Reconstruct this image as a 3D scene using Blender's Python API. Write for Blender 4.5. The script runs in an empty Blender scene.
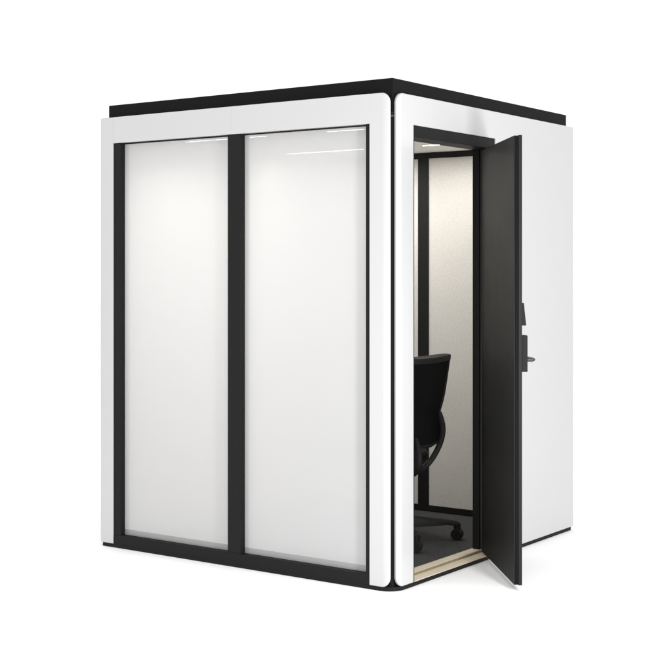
import bpy, bmesh, math, random
from mathutils import Vector, Matrix
random.seed(4)
scene = bpy.context.scene
COL = scene.collection
R = math.radians

# ------------------------------------------------------------------ materials
def new_mat(name):
    m = bpy.data.materials.new(name); m.use_nodes = True
    nt = m.node_tree; nt.nodes.clear()
    out = nt.nodes.new('ShaderNodeOutputMaterial')
    return m, nt, out

def surface(name, col, rough=0.5, spec=0.5, noise=0.0, nscale=40, bump=0.0, bscale=300, coat=0.0, metal=0.0, rvar=0.0):
    m, nt, out = new_mat(name)
    b = nt.nodes.new('ShaderNodeBsdfPrincipled')
    b.inputs['Base Color'].default_value = (*col, 1)
    b.inputs['Roughness'].default_value = rough
    b.inputs['Specular IOR Level'].default_value = spec
    b.inputs['Metallic'].default_value = metal
    b.inputs['Coat Weight'].default_value = coat
    b.inputs['Coat Roughness'].default_value = 0.05
    tc = nt.nodes.new('ShaderNodeTexCoord')
    if noise:
        n = nt.nodes.new('ShaderNodeTexNoise'); n.inputs['Scale'].default_value = nscale; n.inputs['Detail'].default_value = 6
        nt.links.new(tc.outputs['Object'], n.inputs['Vector'])
        cr = nt.nodes.new('ShaderNodeValToRGB')
        cr.color_ramp.elements[0].position = 0.3; cr.color_ramp.elements[1].position = 0.7
        cr.color_ramp.elements[0].color = (*[c*(1-noise) for c in col], 1)
        cr.color_ramp.elements[1].color = (*[min(1, c*(1+noise)) for c in col], 1)
        nt.links.new(n.outputs['Fac'], cr.inputs['Fac'])
        nt.links.new(cr.outputs['Color'], b.inputs['Base Color'])
    if rvar:
        n = nt.nodes.new('ShaderNodeTexNoise'); n.inputs['Scale'].default_value = 5; n.inputs['Detail'].default_value = 5
        nt.links.new(tc.outputs['Object'], n.inputs['Vector'])
        mr = nt.nodes.new('ShaderNodeMapRange')
        mr.inputs['To Min'].default_value = max(0.02, rough-rvar); mr.inputs['To Max'].default_value = rough+rvar
        nt.links.new(n.outputs['Fac'], mr.inputs['Value']); nt.links.new(mr.outputs['Result'], b.inputs['Roughness'])
    if bump:
        n = nt.nodes.new('ShaderNodeTexNoise'); n.inputs['Scale'].default_value = bscale; n.inputs['Detail'].default_value = 3
        nt.links.new(tc.outputs['Object'], n.inputs['Vector'])
        bp = nt.nodes.new('ShaderNodeBump'); bp.inputs['Strength'].default_value = bump; bp.inputs['Distance'].default_value = 0.002
        nt.links.new(n.outputs['Fac'], bp.inputs['Height']); nt.links.new(bp.outputs['Normal'], b.inputs['Normal'])
    nt.links.new(b.outputs['BSDF'], out.inputs['Surface'])
    return m

WHITE = surface('white_lacquer', (0.545, 0.545, 0.548), 0.25, 0.5, coat=0.25, rvar=0.05)
BLACK = surface('black_powder_coat', (0.011, 0.011, 0.011), 0.6, 0.14, bump=0.06, bscale=900, rvar=0.06)
ROOFM = surface('black_roof_paint', (0.006, 0.006, 0.006), 0.6, 0.09, bump=0.05, bscale=900, rvar=0.06)
GROOVE = surface('matt_black_seal', (0.006, 0.006, 0.006), 0.8, 0.2)
DOORM = surface('dark_door_laminate', (0.0150, 0.0150, 0.0150), 0.6, 0.15, bump=0.05, bscale=700, rvar=0.06)
JAMB = surface('lightened_jamb_black', (0.055, 0.055, 0.054), 0.6, 0.2, bump=0.05, bscale=900)  # frame black, lightened in colour because the jamb faces away from the light
SEALM = surface('rubber_seal', (0.006, 0.006, 0.006), 0.8, 0.1)
CARPET = surface('charcoal_carpet', (0.06, 0.06, 0.061), 0.95, 0.15, noise=0.35, nscale=170, bump=0.9, bscale=420)
CEILM = surface('ceiling_white', (0.8, 0.79, 0.77), 0.7, 0.3)
PLASTIC = surface('black_plastic', (0.010, 0.010, 0.010), 0.6, 0.22, bump=0.05, bscale=800)
MESHM = surface('black_mesh_cloth', (0.004, 0.004, 0.004), 0.9, 0.1, bump=0.5, bscale=600)
SEATM = surface('black_seat_fabric', (0.008, 0.008, 0.008), 0.9, 0.2, bump=0.6, bscale=500)
METAL = surface('dark_lever_metal', (0.04, 0.04, 0.04), 0.35, 0.4, metal=0.3)
STRIP = surface('grey_glazing_strip', (0.34, 0.34, 0.34), 0.25, 0.5)
FELT = surface('beige_felt', (0.62, 0.601, 0.562), 0.95, 0.1, noise=0.13, nscale=170, bump=0.7, bscale=260)
GROUND = surface('white_studio_floor', (0.95, 0.95, 0.95), 0.6, 0.2, noise=0.004, nscale=3)

def wood():
    m, nt, out = new_mat('pale_birch')
    b = nt.nodes.new('ShaderNodeBsdfPrincipled'); b.inputs['Roughness'].default_value = 0.55
    tc = nt.nodes.new('ShaderNodeTexCoord'); mp = nt.nodes.new('ShaderNodeMapping')
    mp.inputs['Scale'].default_value = (60, 2.5, 60)
    n = nt.nodes.new('ShaderNodeTexNoise'); n.inputs['Scale'].default_value = 1.5; n.inputs['Detail'].default_value = 8
    cr = nt.nodes.new('ShaderNodeValToRGB')
    cr.color_ramp.elements[0].position = 0.3; cr.color_ramp.elements[0].color = (0.64, 0.55, 0.41, 1)
    cr.color_ramp.elements[1].position = 0.7; cr.color_ramp.elements[1].color = (0.74, 0.66, 0.53, 1)
    nt.links.new(tc.outputs['Object'], mp.inputs['Vector']); nt.links.new(mp.outputs['Vector'], n.inputs['Vector'])
    nt.links.new(n.outputs['Fac'], cr.inputs['Fac']); nt.links.new(cr.outputs['Color'], b.inputs['Base Color'])
    nt.links.new(b.outputs['BSDF'], out.inputs['Surface'])
    return m
WOOD = wood()
RISER_BROWN = surface('brown_riser_strip', (0.27, 0.215, 0.13), 0.7, 0.3, noise=0.2, nscale=30)

def frosted():
    """milky privacy glass: scatters most light, lets a little straight through, gloss on top"""
    m, nt, out = new_mat('frosted_white_glass')
    N = nt.nodes.new; L = nt.links.new
    dif = N('ShaderNodeBsdfDiffuse'); dif.inputs['Color'].default_value = (0.78, 0.78, 0.787, 1)
    ref = N('ShaderNodeBsdfRefraction'); ref.distribution = 'GGX'
    ref.inputs['Color'].default_value = (0.97, 0.97, 0.97, 1)
    ref.inputs['Roughness'].default_value = 0.8; ref.inputs['IOR'].default_value = 1.2
    trl = N('ShaderNodeBsdfTranslucent'); trl.inputs['Color'].default_value = (0.95, 0.95, 0.95, 1)
    mx0 = N('ShaderNodeMixShader'); mx0.inputs['Fac'].default_value = 0.98
    L(ref.outputs[0], mx0.inputs[1]); L(trl.outputs[0], mx0.inputs[2])
    mx1 = N('ShaderNodeMixShader'); mx1.inputs['Fac'].default_value = PANE_TRANS
    L(dif.outputs[0], mx1.inputs[1]); L(mx0.outputs[0], mx1.inputs[2])
    tr = N('ShaderNodeBsdfTransparent'); tr.inputs['Color'].default_value = (1, 1, 1, 1)
    mx2 = N('ShaderNodeMixShader'); mx2.inputs['Fac'].default_value = PANE_CLEAR
    L(mx1.outputs[0], mx2.inputs[1]); L(tr.outputs[0], mx2.inputs[2])
    gl = N('ShaderNodeBsdfGlossy'); gl.inputs['Roughness'].default_value = 0.03
    fr = N('ShaderNodeFresnel'); fr.inputs['IOR'].default_value = 1.45
    mx3 = N('ShaderNodeMixShader'); L(fr.outputs[0], mx3.inputs['Fac'])
    L(mx2.outputs[0], mx3.inputs[1]); L(gl.outputs[0], mx3.inputs[2])
    L(mx3.outputs[0], out.inputs['Surface'])
    return m
PANE_TRANS = 0.43
PANE_CLEAR = 0.05
FROST = frosted()
def clear():
    m, nt, out = new_mat('clear_glass_face')
    tr = nt.nodes.new('ShaderNodeBsdfTransparent'); tr.inputs['Color'].default_value = (0.97, 0.98, 0.975, 1)
    nt.links.new(tr.outputs[0], out.inputs['Surface']); return m
CLEAR = clear()

def emit(name, col, s):
    m, nt, out = new_mat(name)
    e = nt.nodes.new('ShaderNodeEmission'); e.inputs['Color'].default_value = (*col, 1); e.inputs['Strength'].default_value = s
    nt.links.new(e.outputs[0], out.inputs['Surface']); return m
LED = emit('led_strip_light', (1.0, 0.98, 0.96), 20)

# ------------------------------------------------------------------ mesh helpers
def link(name, bm, mat, parent=None, smooth=None):
    bmesh.ops.recalc_face_normals(bm, faces=bm.faces)
    me = bpy.data.meshes.new(name); bm.to_mesh(me); bm.free()
    me.materials.append(mat)
    if smooth:
        for p in me.polygons: p.use_smooth = True
        me.set_sharp_from_angle(angle=R(smooth))
    o = bpy.data.objects.new(name, me); COL.objects.link(o)
    if parent: o.parent = parent
    return o

def add_box(bm, x0, x1, y0, y1, z0, z1, bev=0.0):
    t = bmesh.new()
    bmesh.ops.create_cube(t, size=1)
    for v in t.verts:
        v.co = Vector(((x0+x1)/2+v.co.x*(x1-x0), (y0+y1)/2+v.co.y*(y1-y0), (z0+z1)/2+v.co.z*(z1-z0)))
    if bev: bmesh.ops.bevel(t, geom=list(t.edges), offset=bev, segments=2, affect='EDGES', profile=0.5)
    join(bm, t)

def join(bm, t, mat=None):
    me = bpy.data.meshes.new('scratch'); t.to_mesh(me); t.free()
    if mat: me.transform(mat)
    bm.from_mesh(me); bpy.data.meshes.remove(me)

def box(name, x0, x1, y0, y1, z0, z1, mat, parent, bev=0.0015):
    bm = bmesh.new(); add_box(bm, x0, x1, y0, y1, z0, z1, bev)
    return link(name, bm, mat, parent, 12)

def prism(bm, pts, z0, z1, bev=0.0):
    """closed plan polygon pulled up from z0 to z1"""
    t = bmesh.new()
    lo = [t.verts.new((x, y, z0)) for x, y in pts]; hi = [t.verts.new((x, y, z1)) for x, y in pts]
    n = len(pts)
    for i in range(n): t.faces.new((lo[i], lo[(i+1) % n], hi[(i+1) % n], hi[i]))
    t.faces.new(lo[::-1]); t.faces.new(hi)
    if bev:
        bmesh.ops.recalc_face_normals(t, faces=t.faces)
        ed = [e for e in t.edges if abs(e.verts[0].co.z-e.verts[1].co.z) < 1e-6]
        bmesh.ops.bevel(t, geom=ed, offset=bev, segments=2, affect='EDGES')
    join(bm, t)

def tube(bm, pts, rad, seg=10, flat=1.0, closed=False):
    """swept round bar through pts; rad number or list; flat squashes the section's second axis"""
    t = bmesh.new(); P = [Vector(p) for p in pts]; n = len(P)
    rr = rad if isinstance(rad, (list, tuple)) else [rad]*n
    rings = []; prev = None
    for i in range(n):
        if closed: d = P[(i+1) % n]-P[i-1]
        else: d = P[min(i+1, n-1)]-P[max(i-1, 0)]
        d.normalize()
        if prev is None:
            a = Vector((0, 0, 1)) if abs(d.z) < 0.9 else Vector((1, 0, 0))
            u = d.cross(a).normalized()
        else:
            u = (prev-d*prev.dot(d)).normalized()
        prev = u; w = d.cross(u)
        rings.append([t.verts.new(P[i]+u*math.cos(2*math.pi*k/seg)*rr[i]+w*math.sin(2*math.pi*k/seg)*rr[i]*flat) for k in range(seg)])
    for i in range(n if closed else n-1):
        a, b = rings[i], rings[(i+1) % n]
        for k in range(seg): t.faces.new((a[k], a[(k+1) % seg], b[(k+1) % seg], b[k]))
    if not closed:
        t.faces.new(rings[0][::-1]); t.faces.new(rings[-1])
    join(bm, t)

def smooth_path(pts, n=8):
    P = [Vector(p) for p in pts]; out = []
    for i in range(len(P)-1):
        a, b, c, d = P[max(i-1, 0)], P[i], P[i+1], P[min(i+2, len(P)-1)]
        for k in range(n):
            t = k/n
            out.append(0.5*((2*b)+(c-a)*t+(2*a-5*b+4*c-d)*t*t+(3*b-a-3*c+d)*t**3))
    out.append(P[-1]); return out

def lathe(bm, prof, seg=24, mat=None):
    t = bmesh.new(); rings = []
    for r, z in prof:
        rings.append([t.verts.new((r*math.cos(2*math.pi*k/seg), r*math.sin(2*math.pi*k/seg), z)) for k in range(seg)])
    for a, b in zip(rings, rings[1:]):
        for k in range(seg): t.faces.new((a[k], a[(k+1) % seg], b[(k+1) % seg], b[k]))
    t.faces.new(rings[0][::-1]); t.faces.new(rings[-1])
    join(bm, t, mat)

def shell(path, thick, z0, z1, r_el=0.0, ends=(False, True)):
    """bent sheet: plan path [(x,y)...], its outward side to the right of travel reversed; corner radius r_el seen face-on at the flagged ends"""
    bm = bmesh.new()
    P = [Vector((x, y, 0)) for x, y in path]
    # refine the ends so the face-on rounding reads smooth
    s = [0]
    for a, b in zip(P, P[1:]): s.append(s[-1]+(b-a).length)
    S = s[-1]
    stops = set(s)
    if r_el:
        for k in range(13):
            q = r_el*(1-math.cos(k/12*math.pi/2))
            if ends[0]: stops.add(q)
            if ends[1]: stops.add(S-q)
    stops = sorted(stops); st = [stops[0]]
    for q in stops[1:]:
        if q-st[-1] > 1e-5: st.append(q)
    def at(q):
        for i in range(len(s)-1):
            if q <= s[i+1]+1e-9:
                f = (q-s[i])/(s[i+1]-s[i]); p = P[i].lerp(P[i+1], f)
                break
        eps = 1e-4
        return p
    def nrm(q):
        a, b = at(max(q-2e-3, 0)), at(min(q+2e-3, S)); d = (b-a).normalized()
        return Vector((-d.y, d.x, 0))        # inward
    def drop(q):
        h = 0
        for f, e in zip(ends, (q, S-q)):
            if f and r_el and e < r_el: h = max(h, r_el-math.sqrt(max(0, r_el**2-(r_el-e)**2)))
        return h
    cols = []
    for q in st:
        p, n, h = at(q), nrm(q), drop(q)
        o0 = bm.verts.new((p.x, p.y, z0+h)); o1 = bm.verts.new((p.x, p.y, z1-h))
        p2 = p+n*thick
        i0 = bm.verts.new((p2.x, p2.y, z0+h)); i1 = bm.verts.new((p2.x, p2.y, z1-h))
        cols.append((o0, o1, i1, i0))
    for a, b in zip(cols, cols[1:]):
        for k in range(4): bm.faces.new((a[k], a[(k+1) % 4], b[(k+1) % 4], b[k]))
    bm.faces.new(cols[0][::-1]); bm.faces.new(cols[-1])
    bmesh.ops.recalc_face_normals(bm, faces=bm.faces)
    flat = [p for f, p in zip(ends, (P[0], P[-1])) if not f]
    def on_flat(e): return any(all((Vector((v.co.x, v.co.y, 0))-p).length < thick*1.05 for v in e.verts) for p in flat)
    ed = [e for e in bm.edges if len(e.link_faces) == 2 and e.calc_face_angle(0) > 1.0 and not on_flat(e)]
    bmesh.ops.bevel(bm, geom=ed, offset=0.0025, segments=2, affect='EDGES')
    return bm

def arc(cx, cy, r, a0, a1, n=10):
    return [(cx+r*math.cos(R(a0+(a1-a0)*i/n)), cy+r*math.sin(R(a0+(a1-a0)*i/n))) for i in range(n+1)]

def thing(name, label, cat, loc=(0, 0, 0), rz=0.0, group=None):
    o = bpy.data.objects.new(name, None); COL.objects.link(o)
    o.location = loc; o.rotation_euler = (0, 0, rz); o.empty_display_size = 0.3
    o['label'] = label; o['category'] = cat
    if group: o['group'] = group
    return o

# ------------------------------------------------------------------ setting
bm = bmesh.new()
bmesh.ops.create_circle(bm, cap_ends=True, segments=96, radius=60)
g = link('ground', bm, GROUND); g['kind'] = 'structure'; g['label'] = 'plain white studio floor under the booth'

# ------------------------------------------------------------------ the booth
W, D = 1.837, 1.828           # outside width of the window side and of the door side
ZP0, ZP1 = 0.020, 2.2325      # white panels
ZH = 2.098                    # underside of the white headers
ZR = 2.300                    # roof
YO0, YO1 = 0.1585, 0.931      # doorway
XI = -0.115                   # inner face of the door wall
RC = 0.065                    # rounding of the near corner in plan

booth = thing('office_booth', 'white office booth with black trim, two frosted windows and its door standing ajar', 'office booth')

# base plinth
bp = [(-W+0.022, 0.004), (-0.075, 0.004)] + arc(-0.085, 0.085, 0.081, -85, -5, 10) + [(-0.004, 0.090), (-0.004, D-0.022), (-W+0.022, D-0.022)]
bm = bmesh.new(); prism(bm, bp, 0.0, 0.0187, 0.0004); link('base', bm, BLACK, booth, 12)
# roof
bm = bmesh.new()
add_box(bm, -W+0.040, -0.029, 0.029, D-0.029, 2.150, ZR, 0.003)
link('roof', bm, ROOFM, booth, 12)

# near corner: seal running down between the two rounded panels, cap above it
bm = bmesh.new()
q = 0.03
prism(bm, [(-0.075, q), (-q-0.012, q), (-q, q+0.012), (-q, 0.075), (-0.05, 0.075), (-0.075, 0.05)], 0.0187, 2.128)
link('corner_seal', bm, GROOVE, booth)
bm = bmesh.new()
prism(bm, [(-0.075, q), (-q-0.006, q-0.001), (-q+0.001, q+0.006), (-q, 0.075), (-0.05, 0.075), (-0.075, 0.05)], 2.131, 2.1495)
link('corner_cap', bm, BLACK, booth)
bm = bmesh.new()
prism(bm, [(-0.070, q-0.004), (-q-0.014, q-0.004), (-q+0.004, q+0.014), (-q+0.004, 0.070), (-0.05, 0.070), (-0.070, 0.05)], 2.1283, 2.1308)
link('corner_gap_line', bm, STRIP, booth)  # thin grey strip drawn in place of the gap below the cap

# --- white panels of the window side
da = math.degrees(0.0118/RC)
pa = [(-0.1337, 0)] + arc(-RC, RC, RC, -90, -45-da, 12)
link('corner_panel', shell(pa, 0.02, ZP0, ZP1, 0.045, (False, True)), WHITE, booth, 12)
pl = arc(-W+0.018, 0.018, 0.018, 180, 270, 6) + [(-1.7375, 0)]
link('corner_panel', shell(pl, 0.016, ZP0, ZP1, 0.02, (True, False)), WHITE, booth, 12)
box('header_panel', -1.7370, -0.9442, 0.0, 0.02, ZH, ZP1, WHITE, booth, 0.0004)
box('header_panel', -0.9438, -0.1338, 0.0, 0.02, ZH, ZP1, WHITE, booth, 0.0003)
box('header_backing', -1.75, -0.12, 0.0206, 0.075, ZH+0.002, 2.149, WHITE, booth, 0)

# --- white panels of the door side
pb = arc(-RC, RC, RC, -45+da, 0, 12) + [(0, YO0)]
link('corner_panel', shell(pb, 0.02, ZP0, ZP1, 0.045, (True, False)), WHITE, booth, 12)
bm = bmesh.new()                                   # header + wall as one L-shaped sheet
t = bmesh.new()
L_ = [(YO0, ZH), (YO1, ZH), (YO1, ZP0), (D-0.004, ZP0), (D, ZP0+0.006), (D, ZP1), (YO0, ZP1)]
f0 = [t.verts.new((0, y, z)) for y, z in L_]; f1 = [t.verts.new((-0.02, y, z)) for y, z in L_]
n = len(L_)
for i in range(n): t.faces.new((f0[i], f0[(i+1) % n], f1[(i+1) % n], f1[i]))
t.faces.new(f0); t.faces.new(f1[::-1])
bmesh.ops.recalc_face_normals(t, faces=t.faces)
ed = [e for e in t.edges if max(v.co.y for v in e.verts) > YO0+0.01 and abs(e.calc_face_angle(0)) > 0.5 and all(v.co.x > -0.001 for v in e.verts)]
bmesh.ops.bevel(t, geom=ed, offset=0.0015, segments=2, affect='EDGES')
join(bm, t); link('door_wall_panel', bm, WHITE, booth, 12)

# --- the two hidden outside walls
box('back_wall_panel', -W+0.021, -0.0205, D-0.02, D, ZP0, ZP1, WHITE, booth, 0.002)
box('left_wall_panel', -W, -W+0.02, 0.0195, D, ZP0, ZP1, WHITE, booth, 0.002)
# --- wall cores
bm = bmesh.new()
add_box(bm, -W+0.0205, -0.021, 1.741, D-0.0205, 0.019, 2.149)
add_box(bm, -W+0.0205, -W+0.089, 0.08, 1.74, 0.019, 2.149)
add_box(bm, XI, -0.0205, YO1+0.001, 1.74, 0.019, 2.149)
add_box(bm, XI, -0.0205, 0.08, YO0-0.001, 0.019, 2.149)
add_box(bm, XI, -0.0205, YO0, YO1, ZH+0.001, 2.149)
link('wall_core', bm, BLACK, booth)

# --- window frame, mullion, panes
YF = 0.0045; YG = 0.040
bm = bmesh.new()
add_box(bm, -1.7368, -1.688, YF, 0.075, 0.0672, ZH-0.0005, 0.0015)
add_box(bm, -0.1570, -0.1341, YF, 0.075, 0.0672, ZH-0.0005, 0.0015)
add_box(bm, -1.7368, -0.1341, YF-0.001, 0.0755, 0.0188, 0.0670, 0.0005)
add_box(bm, -1.6878, -0.1572, YG-0.004, 0.0752, ZH-0.006, ZH-0.0004, 0.0005)
wf = link('window_frame', bm, BLACK, booth, 12)
wf['label'] = 'black window frame around both frosted panes'
bm = bmesh.new(); add_box(bm, -0.968, -0.887, YF-0.0004, 0.0745, 0.0671, ZH-0.0005, 0.0015)
link('mullion', bm, BLACK, wf, 12)
ZS = 0.096
for x0, x1 in ((-1.6876, -0.9682), (-0.8868, -0.1572)):
    bm = bmesh.new(); add_box(bm, x0, x1, YG-0.003, YG+0.003, ZS, ZH-0.0062)
    o = link('window_pane', bm, FROST, wf)
    o.data.materials.append(CLEAR)
    for p in o.data.polygons: p.material_index = 0 if p.normal.y < -0.5 else 1
    box('glazing_strip', x0, x1, YG-0.003, YG+0.003, 0.0673, ZS-0.0003, STRIP, wf, 0.0005)

# --- doorway liner, threshold
bm = bmesh.new()
add_box(bm, XI-0.001, -0.003, YO0+0.0003, YO0+0.012, 0.0188, 2.0448, 0.001)
add_box(bm, XI-0.001, -0.004, YO0+0.0003, YO1-0.0003, 2.0450, ZH-0.0005, 0.001)
add_box(bm, XI-0.001, -0.0785, YO1-0.026, YO1-0.0122, 0.034, 2.0446, 0.001)
link('door_frame', bm, BLACK, booth, 12)
bm = bmesh.new()
add_box(bm, -0.0705, -0.004, YO0+0.0123, YO1-0.0123, 0.0125+0.0062, 0.0225, 0.001)
add_box(bm, XI-0.010, -0.0707, YO0+0.0123, YO1-0.0123, 0.0189, 0.0345, 0.001)
box('door_jamb', XI-0.001, -0.022, YO1-0.012, YO1-0.0003, 0.0188, 2.0448, JAMB, booth, 0.001)
th = link('threshold', bm, WOOD, booth, 12); th['label'] = 'stepped pale wood threshold'

box('threshold_riser', -0.0708, -0.0660, YO0+0.0124, YO1-0.0124, 0.0228, 0.0322, RISER_BROWN, th, 0.0005)  # strip along the riser, browner and darker than both treads
# --- door leaf, standing about forty degrees open
LW, LT = 0.732, 0.036
bm = bmesh.new()
add_box(bm, -0.016, 0, -LW, -0.002, 0.028, 2.043, 0.0015)
add_box(bm, -LT, -0.0162, -LW+0.004, -0.006, 0.030, 2.041, 0.0015)
door = link('door', bm, DOORM, booth, 12)
door['label'] = 'tall dark door leaf hinged open'
door.location = (-0.030, 0.9166, 0); door.rotation_euler = (0, 0, R(40.55))
bm = bmesh.new(); add_box(bm, -0.031, -0.0175, -LW-0.0005, -LW+0.004, 0.034, 2.037, 0.001)
link('door_seal', bm, SEALM, door, 12)
bm = bmesh.new(); add_box(bm, 0.0002, 0.027, -LW+0.006, -LW+0.056, 0.982, 1.146, 0.003)
lk = link('lock_case', bm, BLACK, door, 12)
bm = bmesh.new()
yb = -LW+0.031
tube(bm, [(0.0265, yb, 1.035), (0.056, yb, 1.035)], 0.009, 14)
tube(bm, smooth_path([(0.052, yb-0.006, 1.035), (0.058, yb+0.012, 1.036), (0.061, yb+0.05, 1.036), (0.061, yb+0.125, 1.035)], 5), 0.0125, 12, 0.6)
link('door_handle', bm, METAL, door, 40)
bm = bmesh.new()
t = bmesh.new(); y0, y1 = -LW+0.006, -LW+0.066
pr = [(0.0002, 1.190), (0.019, 1.190), (0.0200, 1.1925), (0.010, 1.289), (0.008, 1.291), (0.0002, 1.291)]
a = [t.verts.new((x, y0, z)) for x, z in pr]; b = [t.verts.new((x, y1, z)) for x, z in pr]
for i in range(len(pr)): t.faces.new((a[i], a[(i+1) % len(pr)], b[(i+1) % len(pr)], b[i]))
t.faces.new(a); t.faces.new(b[::-1]); join(bm, t)
link('card_reader', bm, BLACK, door)

# --- inside
XL = -W+0.09; YB = 1.730; ZF = 0.025; ZC = 2.130
box('carpet_floor', XL, XI-0.0105, 0.0757, 1.7405, 0.0188, ZF, CARPET, booth, 0)
ceil = box('ceiling', XL, XI-0.0003, 0.0752, 1.7405, ZC, 2.1495, CEILM, booth, 0)
for x0, x1, y in ((-1.605, -1.055, 0.415), (-0.672, -0.45, 0.425), (-1.605, -1.06, 1.318), (-0.675, -0.45, 1.340)):
    box('ceiling_light', x0, x1, y-0.005, y+0.005, ZC-0.0018, ZC-0.0004, LED, ceil, 0)
    l = bpy.data.lights.new('led_beam', 'AREA'); l.shape = 'RECTANGLE'; l.size = x1-x0; l.size_y = 0.01
    l.energy = (18 if y > 1 else 4.0)*(x1-x0); l.spread = R(171 if y > 1 else 140); l.color = (1.0, 0.98, 0.955)
    lo = bpy.data.objects.new('led_beam', l); COL.objects.link(lo); lo.location = ((x0+x1)/2, y, ZC-0.0030); lo.parent = booth
# back wall: two felt panels between black rails and a centre post
box('felt_panel', XL, -0.9495, YB, 1.7408, 0.062, 2.095, FELT, booth, 0)
box('felt_panel', -0.8765, XI-0.001, YB, 1.7408, 0.062, 2.095, FELT, booth, 0)
bm = bmesh.new()
add_box(bm, -0.949, -0.877, YB-0.006, 1.7406, 0.0622, 2.0948, 0.001)
add_box(bm, XL, XI-0.001, YB-0.0062, 1.7407, 2.095, ZC-0.0003, 0.001)
add_box(bm, XL, XI-0.0012, YB-0.0062, 1.7407, ZF+0.0003, 0.0620, 0.001)
link('back_frame', bm, BLACK, booth, 12)
box('felt_panel', XL-0.0005, XL+0.010, 0.0758, YB-0.007, ZF+0.0004, ZC-0.0004, FELT, booth, 0)
box('felt_panel', XI-0.0098, XI-0.0002, YO1+0.002, YB-0.007, ZF+0.0004, ZC-0.0004, FELT, booth, 0)

# ------------------------------------------------------------------ the chair
BETA = 62
chair = thing('office_chair', 'black mesh-back swivel chair on castors standing inside the booth', 'office chair', (-0.60, 0.90, ZF), R(BETA))
H0 = 0.0   # heights below are measured from the carpet
def back_pt(u, z, off=0.0):
    """point of the back shell: u -1..1 across, z height; off moves it rearwards"""
    W_ = [(0.512, 0.10), (0.522, 0.150), (0.540, 0.182), (0.575, 0.198), (0.63, 0.190), (0.665, 0.184), (0.71, 0.192), (0.83, 0.212), (0.96, 0.236)]
    for (za, wa), (zb, wb) in zip(W_, W_[1:]):
        if z <= zb+1e-9:
            f = (z-za)/(zb-za); w = wa+(wb-wa)*f; break
    x = u*w
    y = -0.245-0.10*max(0, z-0.66)+0.028*math.exp(-((z-0.64)/0.09)**2)+0.075*(abs(u)**2.0)*(w/0.22)**2
    return Vector((x, y-off, z))
def back_grid(z0, z1, um, nz, nu, off):
    return [[back_pt(um*(2*j/nu-1), z0+(z1-z0)*i/nz, off) for j in range(nu+1)] for i in range(nz+1)]
bm = bmesh.new()
ga = back_grid(0.512, 0.960, 0.97, 26, 20, -0.004); gb = back_grid(0.512, 0.960, 0.97, 26, 20, 0.004)
va = [[bm.verts.new(p) for p in r] for r in ga]; vb = [[bm.verts.new(p) for p in r] for r in gb]
for i in range(26):
    for j in range(20):
        bm.faces.new((va[i][j], va[i][j+1], va[i+1][j+1], va[i+1][j])); bm.faces.new((vb[i][j], vb[i+1][j], vb[i+1][j+1], vb[i][j+1]))
rim = [(0, j) for j in range(21)]+[(i, 20) for i in range(1, 27)]+[(26, j) for j in range(19, -1, -1)]+[(i, 0) for i in range(25, 0, -1)]
for (a, b), (c, d) in zip(rim, rim[1:]+rim[:1]): bm.faces.new((va[a][b], va[c][d], vb[c][d], vb[a][b]))
back = link('backrest', bm, MESHM, chair, 50)
# moulded rim: side and lower bars round, the top bar deep and thick
bm = bmesh.new()
side = [back_pt(1, z) for z in [0.512+0.448*i/24 for i in range(25)]]
sideL = [back_pt(-1, z) for z in [0.512+0.448*i/24 for i in range(25)]]
low = [back_pt(-1+2*i/12, 0.512) for i in range(13)]
tube(bm, sideL[::-1]+low[1:-1]+side, 0.009, 8)
t = bmesh.new(); sec = []
for i in range(25):
    u = -1.03+2.06*i/24
    d = 0.012+0.026*(1-abs(u)**2); rise = 0.013*(1-abs(u)**4)*(0.35+0.65*abs(u))
    lift = 0.012*abs(u)**2
    o0 = back_pt(u, 0.960, 0.012); i0 = back_pt(u, 0.960, -d)
    sec.append([t.verts.new((o0.x, o0.y, 0.937+lift)), t.verts.new((o0.x, o0.y-0.003, 0.955+lift)), t.verts.new((o0.x, o0.y, 0.965+lift)), t.verts.new((i0.x, i0.y, 0.968+lift+rise)), t.verts.new((i0.x, i0.y, 0.940+lift))])
for a, b in zip(sec, sec[1:]):
    for k in range(5): t.faces.new((a[k], a[(k+1) % 5], b[(k+1) % 5], b[k]))
t.faces.new(sec[0]); t.faces.new(sec[-1][::-1]); join(bm, t)
link('back_rim', bm, PLASTIC, back, 45)
# yoke carrying the back
bm = bmesh.new()
for s in (1, -1):
    pts = smooth_path([(s*0.170, -0.205, 0.682), (s*0.176, -0.216, 0.64), (s*0.176, -0.228, 0.585), (s*0.152, -0.244, 0.53), (s*0.108, -0.256, 0.468), (s*0.062, -0.255, 0.420), (s*0.02, -0.20, 0.378), (0, -0.10, 0.37)], 6)
    tube(bm, pts, [0.013+0.006*min(1, i/8) for i in range(len(pts))], 10, 0.75)
pts = smooth_path([(0, -0.255, 0.56), (0, -0.275, 0.50), (0, -0.27, 0.43), (0, -0.20, 0.385), (0, -0.08, 0.37)], 6)
tube(bm, pts, [0.014+0.022*min(1, i/12) for i in range(len(pts))], 12, 0.6)
link('back_yoke', bm, PLASTIC, chair, 50)
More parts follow.
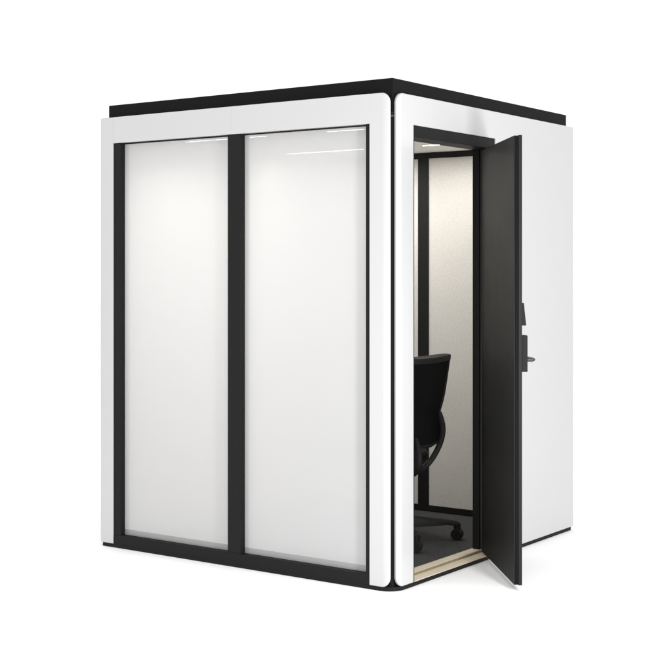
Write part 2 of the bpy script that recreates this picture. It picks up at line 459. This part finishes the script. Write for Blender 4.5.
# seat cushion: rounded slab with soft edges
bm = bmesh.new()
rows = []
def seat_ring(k, z, grow):
    out = []
    for i in range(40):
        a = 2*math.pi*i/40
        ex = 0.55
        x = math.copysign(abs(math.cos(a))**ex, math.cos(a))*(0.235+grow); y = math.copysign(abs(math.sin(a))**ex, math.sin(a))*(0.225+grow)
        if y < 0: x *= 1-0.40*(abs(y)/0.225)**2
        zz = z-0.035*max(0, (y-0.10)/0.125)**2
        out.append((x, y+0.085, zz))
    return out
levels = [(0.425, -0.06), (0.420, -0.03), (0.432, 0.0), (0.448, 0.004), (0.462, -0.006), (0.470, -0.03), (0.472, -0.09), (0.468, -0.16)]
for z, gr in levels: rows.append([bm.verts.new(p) for p in seat_ring(0, z, gr)])
for a, b in zip(rows, rows[1:]):
    for k in range(40): bm.faces.new((a[k], a[(k+1) % 40], b[(k+1) % 40], b[k]))
bm.faces.new(rows[0][::-1]); bm.faces.new(rows[-1])
link('seat', bm, SEATM, chair, 60)
# mechanism and gas lift
bm = bmesh.new(); add_box(bm, -0.075, 0.075, -0.11, 0.12, 0.355, 0.418, 0.014)
link('tilt_mechanism', bm, PLASTIC, chair, 40)
bm = bmesh.new(); lathe(bm, [(0.026, 0.09), (0.026, 0.24), (0.0255, 0.242), (0.014, 0.243), (0.014, 0.356)], 24)
link('gas_lift', bm, PLASTIC, chair, 40)
# five-star base
bm = bmesh.new()
lathe(bm, [(0.030, 0.055), (0.046, 0.058), (0.050, 0.08), (0.048, 0.118), (0.036, 0.132), (0.027, 0.133)], 30)
RB = 0.345
angs = [R(36+72*k-BETA) for k in range(5)]
def leg_section(r):
    f = (r-0.03)/(RB+0.012-0.03)
    zt = 0.128-0.030*f**1.4; zb = 0.070+0.016*f-0.004*math.sin(math.pi*f)
    return zt, zb, 0.030-0.009*f
for a in angs:
    t = bmesh.new(); secs = []
    for i in range(11):
        r = 0.03+(RB+0.012-0.03)*i/10; zt, zb, hw = leg_section(r)
        if i >= 9: zb -= (0.006, 0.012)[i-9]; zt -= (0.0, 0.004)[i-9]
        secs.append([t.verts.new((r, y, z)) for y, z in ((-hw, zb), (-hw*1.04, (zb+zt)/2), (-hw*0.75, zt-0.004), (-hw*0.45, zt), (hw*0.45, zt), (hw*0.75, zt-0.004), (hw*1.04, (zb+zt)/2), (hw, zb))])
    for p, q2 in zip(secs, secs[1:]):
        for k in range(8): t.faces.new((p[k], p[(k+1) % 8], q2[(k+1) % 8], q2[k]))
    t.faces.new(secs[0]); t.faces.new(secs[-1][::-1])
    join(bm, t, Matrix.Rotation(a, 4, 'Z'))
base = link('star_base', bm, PLASTIC, chair, 40)
def caster_bm():
    bm = bmesh.new()
    for s in (-1, 1):
        m = Matrix.Translation((0, 0, 0.0295)) @ Matrix.Rotation(R(90), 4, 'X') @ Matrix.Translation((0, 0, s*0.0135))
        lathe(bm, [(0.012, -0.0125), (0.0262, -0.0125), (0.0288, -0.0105), (0.0295, -0.007), (0.0295, 0.007), (0.0288, 0.0105), (0.0262, 0.0125), (0.012, 0.0115)], 32, m)
    lathe(bm, [(0.013, 0.05), (0.018, 0.055), (0.020, 0.084), (0.012, 0.088)], 18)
    return bm
first = None
for a, sp in zip(angs, [R(14-BETA), R(20-BETA), R(100), R(160), R(-40)]):
    if first is None:
        first = link('castor', caster_bm(), PLASTIC, base, 40); c = first
    else:
        c = first.copy(); COL.objects.link(c); c.parent = base
    c.location = (RB*math.cos(a), RB*math.sin(a), 0); c.rotation_euler = (0, 0, sp)

# ------------------------------------------------------------------ light
w = bpy.data.worlds.new('World'); scene.world = w; w.use_nodes = True
bg = w.node_tree.nodes['Background']; bg.inputs['Color'].default_value = (1, 1, 1, 1); bg.inputs['Strength'].default_value = 1.1

def area(name, loc, target, sx, sy, power):
    l = bpy.data.lights.new(name, 'AREA'); l.shape = 'RECTANGLE'; l.size = sx; l.size_y = sy; l.energy = power
    o = bpy.data.objects.new(name, l); COL.objects.link(o); o.location = loc
    d = Vector(target)-Vector(loc); o.rotation_euler = d.to_track_quat('-Z', 'Y').to_euler()
    return o
area('overhead_softbox', (0.0, -1.2, 7.0), (-0.3, 0.3, 0), 7, 7, 155)
area('corner_softbox', (1.90, -0.85, 1.10), (0, 0.1, 1.1), 0.3, 0.8, 46)

# ------------------------------------------------------------------ camera
cam = bpy.data.cameras.new('camera'); co = bpy.data.objects.new('camera', cam); COL.objects.link(co)
cam.sensor_width = 36; cam.lens = 1349.5/672*36
cam.shift_y = -(336-271.8)/672
th_ = 0.9544; s_, c_ = math.sin(th_), math.cos(th_)
co.location = (-0.2603*s_+6*c_, -0.2603*c_-6*s_, 1.4308)
co.rotation_euler = (R(90), 0, math.atan2(c_, s_))
cam.clip_start = 0.1; cam.clip_end = 500
scene.camera = co

scene.render.engine = 'CYCLES'
scene.cycles.max_bounces = 16; scene.cycles.transmission_bounces = 12; scene.cycles.diffuse_bounces = 8
scene.view_settings.view_transform = 'Standard'; scene.view_settings.look = 'None'
scene.view_settings.exposure = 0; scene.view_settings.gamma = 1
